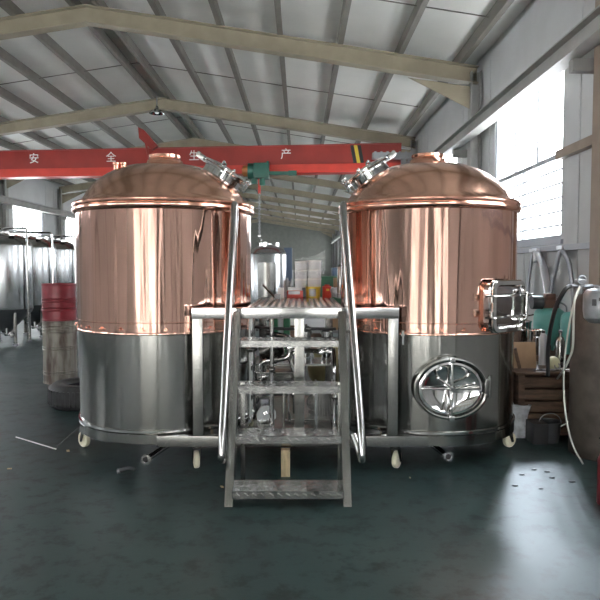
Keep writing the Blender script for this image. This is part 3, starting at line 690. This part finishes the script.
# green press frame
gx0, gx1 = at(271, 330, 12).x, at(291, 330, 12).x
t = thing('green_machine', ((gx0+gx1)/2, 12, 0), 'dark green machine frame far behind the platform', 'machine')
for xa, xb in ((gx0, gx0+.13), (gx1-.14, gx1-.02)): MB().box2((xa, 11.9, .3), (xb, 12.2, 1.22), .01).build('upright', 'dgreen', t)
MB().box2((gx0-.1, 11.85, 0), (gx1+.1, 12.3, .35), .01).build('machine_bed', 'dgreen', t); MB().box2((gx0-.35, 11.88, 1.03), (gx1+.12, 12.22, 1.2), .01).build('crown_beam', 'dgreen', t)
b = MB(); b.box2((gx0+.14, 12.0, .36), (gx1-.15, 12.1, 1.02)); b.build('guard_plate', 'plastic', t)
MB().box2((gx1-.01, 11.95, .8), (gx1+.12, 12.0, 1.0)).build('control_panel', 'white', t)
boxobj('yellow_sign', (at(291,330,11.8).x, 11.8, .95), (at(294.5,330,11.8).x, 11.84, 1.02), 'yellow', 'small yellow plate beside the green machine', 'plate')
# clutter row behind the platform: workbench with boxes
t = thing('workbench', (.6, 10.6, 0), 'grey steel workbench far behind the platform', 'workbench')
MB().box2((-.0, 10.3, .82), (1.6, 10.9, .87), .004).build('bench_top', 'grey', t)
for x in (.05, 1.52):
    for y in (10.34, 10.83): MB().box2((x, y, 0), (x+.05, y+.05, .82)).build('leg', 'grey', t)
MB().box2((.05, 10.35, .3), (1.55, 10.85, .33)).build('bench_shelf', 'grey', t)
boxobj('white_crate', (.05, 10.4, .87), (.42, 10.75, 1.12), 'plastic', 'white crate on the left end of the workbench behind the platform', 'crate')
boxobj('cardboard_box', (.5, 10.35, .87), (.85, 10.7, 1.2), 'carton', 'brown cardboard box on the workbench behind the platform', 'box')
MB_ = MB(); MB_.ball((.62, 9.5, .37), .42, (1.2,.9,1.0)); tag(MB_.build('canvas_sack', 'olive', ), 'olive canvas sack slumped on the floor behind the platform', 'sack')
t = thing('steel_drum_lying', (-.55, 9.4, 0), 'dented stainless drum lying on the floor behind the platform', 'drum')
MB().lathe([(0,0),(.26,0),(.29,.02),(.29,.27),(.305,.29),(.29,.31),(.29,.58),(.305,.6),(.29,.62),(.29,.86),(.26,.88),(0,.87)], (-.95, 9.3, .305), 40, RY(PI/2) @ RX(.1), cap=False).build('drum_body', 'satin', t)
MB().lathe([(0,0),(.035,0),(.035,.02),(0,.02)], (-.06, 9.2, .45), 16, RY(PI/2)).build('bung', 'chrome', t)
boxobj('wooden_pallet_box', (-.6, 14.0, 0), (.5, 14.9, .75), 'wood', 'brown wooden crate far behind the green machine', 'crate')
# far machinery rows in the hall
for (x, y, w, d, h_, m_, lab) in ((1.2, 22, 1.2, .8, 1.6, 'dgreen', 'dark green cabinet far down the hall on the right'), (-1.0, 27, 1.4, 1.0, 1.8, 'grey', 'grey cabinet far down the middle of the hall'), (2.3, 30, 1.5, 1.2, 1.9, 'blue', 'blue machine cabinet far back by the right wall')):
    t = thing('machine_cabinet', (x, y, 0), lab, 'cabinet'); MB().box2((x-w/2, y, .1), (x+w/2, y+d, h_), .02).build('cabinet_body', m_, t); MB().box2((x-w/2+.05, y+.05, 0), (x+w/2-.05, y+d-.05, .1)).build('plinth', 'blackp', t); MB().box2((x-w/2+.06, y-.015, .2), (x+w/2-.06, y, h_-.1), .004).build('door', m_, t)
# ================================================================ FERMENTERS
def fermenter(x, y, lab):
    t = thing('fermenter', (x, y, 0), lab, 'fermenter', 'stainless fermenters along the left'); o = (x, y, 0)
    MB().lathe([(.64,.88),(.645,.90),(.645,2.42),(.64,2.45)], o, 72, cap=False).build('shell', 'ferm', t)
    MB().lathe([(.64,2.45),(.63,2.49),(.58,2.57),(.48,2.65),(.3,2.72),(.12,2.745),(.12,2.80),(0,2.80)], o, 72, cap=False).build('dome', 'satin', t)
    c = MB().lathe([(.64,.88),(.6,.80),(.1,.30),(.06,.28),(.05,.2),(0,.2)], o, 64, cap=False).build('cone', 'dgrey', t)
    for k in range(4):
        a = PI/4+PI/2*k; X_, Y_ = x+.56*math.cos(a), y+.56*math.sin(a)
        l_ = MB().cyl((X_, Y_, .04), (X_, Y_, .95), .045, seg=14).build('leg', 'satin', t)
        MB().cyl((X_, Y_, 0), (X_, Y_, .05), .07, seg=14).build('foot', 'grey', l_)
    b = MB(); b.tube([(x+.66, y-.25, .25), (x+.66, y-.25, 2.86), (x+.1, y-.25, 2.86), (x-.95, y-.25, 2.86)], .028, 10, bend=.06); b.build('cleaning_pipe', 'chrome', t)
    b = MB(); b.tube([(x, y, .3), (x, y-.3, .3), (x+.45, y-.75, .3)], .025, 10, bend=.05); b.cyl((x+.45, y-.75, .3), (x+.5, y-.8, .3), .045, seg=12); b.box((x+.3, y-.62, .38), (.04,.04,.12)); b.build('outlet_valve', 'chrome', t)
    b = MB(); b.lathe([(.0,0),(.07,0),(.07,.05),(0,.06)], (x+.35, y-.35, 2.68), 16); b.cyl((x-.2, y-.25, 2.68), (x-.2, y-.25, 2.84), .05, seg=14); b.build('top_fitting', 'mirror', t)
    return t
f1 = fermenter(-7.34, 15.7, 'nearest stainless fermenter at the left edge of the picture')
for (x, y, lab) in ((-7.45, 17.55, 'middle stainless fermenter of the row on the left'), (-7.5, 19.45, 'farthest stainless fermenter, partly behind the left copper kettle')):
    c = copy_tree(f1); c.location = (x, y, 0); c['label'] = lab
# ================================================================ DRUMS, TYRE
dY = 10.4; dX = (60-300)/F*dY*1.005
def drum(z, hh, ribs, m_, lab):
    t = thing('oil_drum', (dX, dY, z), lab, 'drum', 'stacked oil drums'); o = (dX, dY, z)
    pr = [(0,.02),(.255,.02),(.262,.0),(.272,.0),(.272,.02),(.266,.03)]
    for zz in ribs: pr += [(.266,zz-.014),(.277,zz),(.266,zz+.014)]
    pr += [(.266,hh-.04),(.272,hh-.03),(.272,hh-.005),(.262,hh-.005),(.257,hh-.03),(0,hh-.03)]
    MB().lathe(pr, o, 56, cap=False).build('drum_shell', m_, t, ang=25)
    MB().lathe([(0,hh-.03),(.035,hh-.03),(.035,hh-.012),(0,hh-.012)], (dX+.15, dY-.1, z), 16).build('bung_cap', 'chrome', t)
drum(0, 1.03, (.16, .2, .56, .60, .84, .89, .94), 'drumgrey', 'stained grey steel drum on the floor under the red drum')
drum(1.03, .61, (.17, .215, .31, .355), 'drumred', 'dark red steel drum stacked on the stained grey drum')
tx, ty = at(86, 400, 8.65).x, 8.65
t = thing('truck_tyre', (tx, ty, 0), 'black truck tyre lying on the floor beside the left kettle', 'tyre')
b = MB(); b.lathe([(.27,.03),(.30,.0),(.42,.0),(.475,.04),(.49,.10),(.49,.22),(.475,.28),(.42,.32),(.30,.32),(.27,.29),(.26,.27),(.30,.25),(.40,.22),(.40,.1),(.30,.07),(.26,.05),(.27,.03)], (tx, ty, 0), 72, cap=False); b.build('tyre_carcass', 'black', t, ang=50)
b = MB()
for k in range(48): a = 2*PI*k/48; b.box((tx+.487*math.cos(a), ty+.487*math.sin(a), .16), (.014,.03,.2), RZ(a))
b.build('tread_blocks', 'black', t)
# floor bits
def ftube(name, pts, r, m_, lab, cat): return tag(MB().tube([fl(x, y, r) for x, y in pts], r, 8).build(name, m_), lab, cat)
ftube('white_rod', [(16, 437), (36, 443), (56, 449)], .006, 'white', 'thin white rod lying on the floor at the left', 'rod')
ftube('thin_cable', [(55, 448), (64, 440), (72, 433), (80, 427)], .006, 'blackp', 'thin dark cable on the floor running under the left kettle', 'cable')
p = fl(127, 473, .0); t = thing('pipe_fitting', p, 'small dark elbow fitting on the floor in front of the left kettle', 'fitting'); 
MB().tube([p+Vector((-.07,0,.02)), p+Vector((0,.0,.05)), p+Vector((.06,.05,.02))], .018, 12, bend=.03).build('elbow', 'dgrey', t); MB().cyl(p+Vector((-.085,0,.016)), p+Vector((-.065,0,.022)), .026, seg=14).build('collar', 'grey', t)
for x, y, s_, lab in ((68, 451, .028, 'flat pale scrap on the floor beside the white rod'), (9.5, 469, .02, 'tiny pale chip on the floor at the lower left'), (222, 487, .02, 'tiny pale chip on the floor left of the stair foot'), (410, 478, .012, 'tiny pale chip on the floor right of the stair foot')):
    p = fl(x, y, 0); tag(MB().box((p.x, p.y, .004), (s_*2, s_, .008), RZ(x), .002).build('floor_scrap', 'palewood' if s_ < .03 else 'white'), lab, 'scrap', 'scraps on the floor')
rd = random.Random(11)
for k, (x, y) in enumerate(((510, 451), (547, 472), (572, 482), (522, 475), (534, 470), (515, 486), (541, 489), (552, 478))):
    p = fl(x, y, 0); b = MB(); b.ball((p.x, p.y, .006), .012+.01*rd.random(), (1.6, .8, .3), 8)
    tag(b.build('debris_crumb', 'dgrey'), 'dark crumb of debris on the sunlit patch of floor', 'debris', 'debris on the sunlit floor')
# ================================================================ RIGHT-HAND CLUTTER
# weathered brown upright tank
bx_, by_ = 3.10, 6.32
t = thing('upright_gas_tank', (bx_, by_, 0), 'weathered brown upright steel tank at the right edge', 'tank')
MB().lathe([(0,0),(.33,0),(.345,.015),(.348,.05),(.345,1.50),(.33,1.58),(.27,1.65),(.16,1.69),(.05,1.70),(.05,1.74),(0,1.74)], (bx_, by_, 0), 72, cap=False).build('tank_shell', 'rust', t)
vp = at(580.5, 282, 6.30)
b = MB(); b.lathe([(.02,-.1),(.02,0),(.05,.01),(.052,.04),(.03,.05),(0,.052)], vp-Vector((0,0,.02)), 20, cap=False); b.cyl(vp+Vector((-.1,0,-.04)), vp+Vector((.12,0,-.04)), .02, seg=12); b.torus(vp+Vector((.0,-.03,.02)), .04, .012, RX(PI/2), 20); b.tube([vp+Vector((0,0,-.08)), vp+Vector((.12,.03,-.1)), Vector((bx_-.1, by_, 1.69))], .02, 10, bend=.04); b.build('gas_valve', 'grey', t)
p = at(596, 289, 6.12); b = MB(); b.ball(p, .12, (1.1,.6,.35)); tag(b.build('black_cloth', 'blackp'), 'black cloth draped over the shoulder of the brown tank', 'cloth')
p = at(598.5, 304, 5.86); t = thing('hanging_jug', p, 'white plastic jug with black marks hanging on the brown tank', 'jug')
MB().lathe([(0,-.18),(.08,-.175),(.125,-.13),(.135,-.06),(.135,.09),(.11,.13),(.04,.15),(.04,.17),(0,.17)], p, 36, cap=False).build('jug_body', 'jug', t)
b = MB(); b.box(p+Vector((-.09,-.108,.02)), (.035,.012,.06), RZ(-.7)); b.box(p+Vector((-.05,-.13,.05)), (.02,.012,.03), RZ(-.3)); b.build('jug_mark', 'blackp', t)
# hoses
tag(MB().tube([vp+Vector((-.1,0,-.04)), at(566, 288, 6.25), at(556, 305, 6.4), at(550, 330, 6.6), at(547.5, 352, 6.75), at(548, 376, 6.8)], .022, 10, bend=.12).build('black_hose', 'blackp'), 'thick black hose arching down from the valve of the brown tank', 'hose')
tag(MB().tube([vp+Vector((-.02,-.03,-.06)), at(573, 305, 6.05), at(569, 325, 6.05), at(566, 345, 6.08), at(563.5, 372, 6.1), at(564, 400, 6.1), at(567, 425, 6.05), at(573, 447, 5.98), fl(583, 464, .012)], .009, 8, bend=.1).build('clear_hose', 'hose'), 'thin clear hose hanging from the valve down to the floor', 'hose')
tag(MB().tube([vp+Vector((-.03,-.05,-.05)), at(574, 300, 6.02), at(573, 350, 6.05), at(565, 368, 6.3), at(557, 379, 6.99)], .012, 8, bend=.1).build('white_hose', 'hose'), 'second pale hose curling behind the clear hose', 'hose')
# fire extinguisher
ex = (2.47, 4.95)
t = thing('fire_extinguisher', (ex[0], ex[1], 0), 'red fire extinguisher standing at the lower right edge', 'fire extinguisher')
MB().lathe([(0,.0),(.085,.0),(.09,.01),(.09,.36),(.07,.41),(.03,.43),(.025,.46)], (ex[0], ex[1], 0), 40, cap=False).build('cylinder', 'drumred', t)
b = MB(); b.cyl((ex[0], ex[1], .44), (ex[0], ex[1], .50), .022, seg=14); b.box((ex[0]-.03, ex[1], .52), (.12,.02,.015), RY(.3)); b.box((ex[0]-.03, ex[1], .495), (.1,.02,.012)); b.torus((ex[0]-.06, ex[1]-.04, .44), .028, .006, RX(PI/2)); b.build('valve_lever', 'chrome', t)
# wooden crate table
t = thing('wooden_crate', (2.75, 7.2, 0), 'large dark wooden crate used as a table beside the right kettle', 'crate')
X0, X1, Y0, Y1, Zt = 2.42, 3.35, 6.95, 7.75, .74
for k in range(5): z0 = .02+k*.135; MB().box2((X0, Y0, z0), (X1, Y0+.025, z0+.115), .003).build('side_board', 'wood', t)
MB().box2((X0, Y0+.03, .02), (X0+.025, Y1, Zt-.03)).build('end_panel', 'wood', t); MB().box2((X1-.025, Y0+.03, .02), (X1, Y1, Zt-.03)).build('end_panel', 'wood', t)
MB().box2((X0-.03, Y0-.03, Zt-.03), (X1+.03, Y1, Zt), .004).build('crate_top', 'wood', t)
for x in (X0+.04, X1-.04): MB().box2((x-.035, Y0-.022, 0), (x+.035, Y0, Zt-.03)).build('corner_batten', 'wood', t)
# second, farther crate carrying the compressor
boxobj('back_crate', (2.35, 7.8, 0), (3.6, 8.9, .80), 'wood', 'dark wooden crate against the wall under the turquoise compressor', 'crate')
# board and stick on the crate
c = at(524, 369, 7.15)
t = thing('leather_folder', (c.x, 7.15, .74), 'worn brown board standing on the crate beside the right kettle', 'board')
b = MB(); b.box((c.x, 7.2, .74+.15), (.30,.02,.30), RX(-.15), .006); b.build('board_panel', 'carton', t)
MB().tube([(c.x-.06, 7.12, .75), (c.x-.12, 7.12, .98)], .02, 8).build('board_handle', 'wood', t)
# support crate below the board (left of the big one)
boxobj('low_wooden_box', (2.27, 7.0, 0), (2.39, 7.5, .735), 'wood', 'narrow wooden box between the right kettle and the large crate', 'box')
# things on the crate
p = at(553, 369, 7.1); MB_ = MB(); MB_.ball((p.x, 7.1, .74+.075), .075, (1,1,1), 20)
t = thing('cream_ball_float', (p.x, 7.1, .74), 'cream round float lying on the large crate', 'float'); MB_.build('float_ball', 'cream', t); MB().torus((p.x+.02, 7.03, .79), .03, .008, RX(1.2)).build('wire_ring', 'grey', t)
p = at(560, 352, 7.3); t = thing('silver_cylinder', (p.x, 7.3, .74), 'small silver cylinder standing on the large crate', 'cylinder')
MB().lathe([(0,0),(.05,0),(.052,.02),(.052,.30),(.04,.34),(.015,.36),(.015,.4),(0,.4)], (p.x, 7.3, .74), 28, cap=False).build('cylinder_body', 'satin', t); MB().cyl((p.x, 7.3, 1.14), (p.x, 7.3, 1.17), .022, seg=12).build('knob', 'grey', t)
p = at(543, 360, 7.45); t = thing('grey_flask', (p.x, 7.45, .74), 'dark grey tall flask left of the small silver cylinder', 'flask')
MB().lathe([(0,0),(.05,0),(.05,.32),(.03,.37),(0,.375)], (p.x, 7.45, .74), 24, cap=False).build('flask_body', 'grey', t); MB().cyl((p.x, 7.45, 1.115), (p.x, 7.45, 1.15), .02, seg=12).build('flask_cap', 'blackp', t)
rr3 = random.Random(9)
for k, (px, L_, a_, lab) in enumerate(((541, .22, .5, 'bright wrench lying on the front left of the large crate'), (566, .26, -.45, 'thin steel bar lying on the right of the large crate'), (549, .16, .1, 'short dark bolt bar in the middle of the large crate'))):
    p = at(px, 380, 7.02); t = thing('hand_tool', (p.x, 7.02, .74), lab, 'tool', 'tools on the large crate'); q = RZ(a_)
    MB().box((p.x, 7.02, .752), (L_, .018, .014), q, .003).build('tool_shaft', 'chrome' if k < 2 else 'grey', t); MB().torus(Vector((p.x, 7.02, .752))+q @ Vector((L_/2+.015, 0, 0)), .018, .007).build('tool_ring', 'chrome', t)
# stainless pot behind
for px, r, hh, yy, lab in ((519, .15, .38, 8.35, 'wide stainless pot behind the right kettle on the back crate'), (535, .10, .3, 7.98, 'smaller stainless pot next to the wide pot')):
    p = at(px, 345, yy); t = thing('stainless_pot', (p.x, yy, .8), lab, 'pot', 'stainless pots'); MB().lathe([(0,0),(r*.95,0),(r,.02),(r,hh-.02),(r*1.06,hh),(r*1.02,hh+.01),(r*.96,hh-.02),(r*.95,.02),(0,.02)], (p.x, yy, .8), 40, cap=False).build('pot_body', 'chrome', t)
    MB().tube([(p.x-.06, yy-r, .8+hh*.75), (p.x-.06, yy-r-.05, .8+hh*.75), (p.x+.06, yy-r-.05, .8+hh*.75), (p.x+.06, yy-r, .8+hh*.75)], .007, 8, bend=.02).build('pot_handle', 'chrome', t)
# turquoise compressor : two receivers
def receiver(px, py, yy, r, hh, lab):
    p = at(px, py, yy); t = thing('air_receiver', (p.x, yy, p.z-hh/2), lab, 'air tank', 'turquoise air tanks')
    zc = p.z-hh/2
    MB().lathe([(0,0),(r*.6,.03),(r*.93,.09),(r,.15),(r,hh-.12),(r*.93,hh-.06),(r*.6,hh-.01),(0,hh)], (p.x, yy, zc), 40, cap=False).build('tank_shell', 'turq', t, ang=60)
    for k in range(3):
        a = 2*PI*k/3+.5; MB().cyl((p.x+r*.7*math.cos(a), yy+r*.7*math.sin(a), zc-.1), (p.x+r*.7*math.cos(a), yy+r*.7*math.sin(a), zc+.1), .02, seg=8).build('leg', 'turq', t)
    return t, p, zc
t, p, zc = receiver(549, 326, 8.45, .20, .52, 'larger turquoise air tank with a pump head on the back crate')
b = MB(); b.box((p.x-.02, 8.4, zc+.56), (.18,.2,.1), None, .01); b.box((p.x-.02, 8.4, zc+.65), (.12,.12,.1), None, .01)
for k in range(5): b.box((p.x-.02, 8.4, zc+.60+k*.02), (.16,.16,.006))
b.build('pump_head', mat('rusty_casting', (.22,.14,.11), .3, .6, var=.3), t)
b = MB(); b.cyl((p.x-.26, 8.4, zc+.58), (p.x-.12, 8.4, zc+.58), .09, seg=24); b.build('motor', 'dgrey', t)
b = MB(); b.tube([(p.x+.05,8.3,zc+.6),(p.x+.14,8.24,zc+.55),(p.x+.14,8.22,zc+.4)], .012, 8, bend=.04); b.build('air_line', 'grey', t)
receiver(570, 335, 7.98, .12, .60, 'narrower turquoise air tank right of the larger one')
# dark pail, coil and bars in front of the crate
p = fl(549, 441); t = thing('dark_pail', p, 'dark dented pail with a bright spout on the floor in front of the large crate', 'pail')
MB().lathe([(0,0),(.10,0),(.125,.22),(.13,.225),(.12,.22),(.098,.01),(0,.01)], (p.x, p.y, 0), 32, cap=False).build('pail_body', 'dgrey', t)
MB().tube([p+Vector((.09,-.06,.17)), p+Vector((.16,-.08,.22)), p+Vector((.2,-.09,.26))], .016, 8).build('spout', 'chrome', t)
MB().tube([p+Vector((.12*math.cos(a), -.02, .21+.1*math.sin(a))) for a in [PI*k/10 for k in range(11)]], .005, 6).build('bail_handle', 'grey', t)
p = Vector((3.12, 7.2, .74)); t = thing('hose_coil', p, 'coil of dark hose lying on the right end of the large crate', 'hose')
MB().tube([p+Vector(((.14-.002*k)*math.cos(k*.5), (.14-.002*k)*math.sin(k*.5), .018+.0016*k)) for k in range(40)], .014, 8).build('coil', 'black', t)
# white woven bag
p = fl(521, 438); p.y -= .03; MB_ = MB()
MB_.lathe([(0,0),(.09,0),(.10,.03),(.095,.15),(.08,.26),(.11,.33),(.13,.37),(.11,.375),(.05,.33),(0,.32)], (p.x, p.y+.1, 0), 28, cap=False)
for v in MB_.bm.verts:
    a = math.atan2(v.co.y-p.y-.1, v.co.x-p.x); v.co.x += .016*math.sin(5*a+v.co.z*17); v.co.y += .012*math.cos(4*a+v.co.z*23)
tag(MB_.build('woven_bag', 'bag'), 'white woven bag with folded top on the floor behind the right kettle', 'bag')
boxobj('dark_toolbox', (2.5, 6.66, 0), (2.66, 6.90, .22), 'blackp', 'black box on the floor between the white bag and the crate', 'box')
# bent strips hanging from the wall rail
def arc(p0, p1, p2, m0, lab):
    A = at(*p1); L0 = at(*p0); R0 = at(*p2)
    t = thing('bent_steel_strip', A, lab, 'steel strip', 'bent strips on the wall rail')
    Pt = [L0, L0.lerp(A, .55)+Vector((0,.04,.05)), A+Vector((0,.03,-.04)), A, A+Vector((0,-.05,-.03)), A.lerp(R0, .35)+Vector((0,-.10,.10)), A.lerp(R0, .7)+Vector((0,-.06,.08)), R0]
    MB().tube(Pt, .03, 10, bend=.3, flat=(.052,.022)).build('strip', m0, t)
    MB().box2((A.x-.03, A.y-.09, A.z-.02), (WR-.05, A.y+.09, A.z+.03), .005).build('strip_clip', 'arcbright', t)
arc((526,312,9.9), (533,251,9.72), (553,318,9.0), 'arc', 'bent dull steel strip hanging on the rail near the window')
arc((545,328,9.2), (561,248,8.7), (574,306,8.3), 'arc', 'bent dull steel strip hanging on the rail nearest the brown column')
arc((535,262,9.5), (536,250,9.55), (551.5,322,8.9), 'arcbright', 'bright steel strip hanging between the two dull ones')
# ================================================================ LIGHT
w = bpy.data.worlds.new('sky'); S.world = w; w.use_nodes = True
bg = w.node_tree.nodes['Background']; bg.inputs[0].default_value = (1.0,.985,.955,1); bg.inputs[1].default_value = 6.5
sn = bpy.data.lights.new('sun', 'SUN'); sn.energy = 3.4; sn.angle = math.radians(8); sn.color = (.85,.93,1.0)
so = bpy.data.objects.new('sun', sn); COL.objects.link(so)
so.rotation_euler = Vector((-.45,-1.25,-1)).to_track_quat('-Z', 'Y').to_euler(); so.location = (6, 20, 12)
vs = S.view_settings; vs.view_transform = 'Standard'; vs.look = 'None'; vs.gamma = 1; vs.exposure = 1.45; vs.use_curve_mapping = False
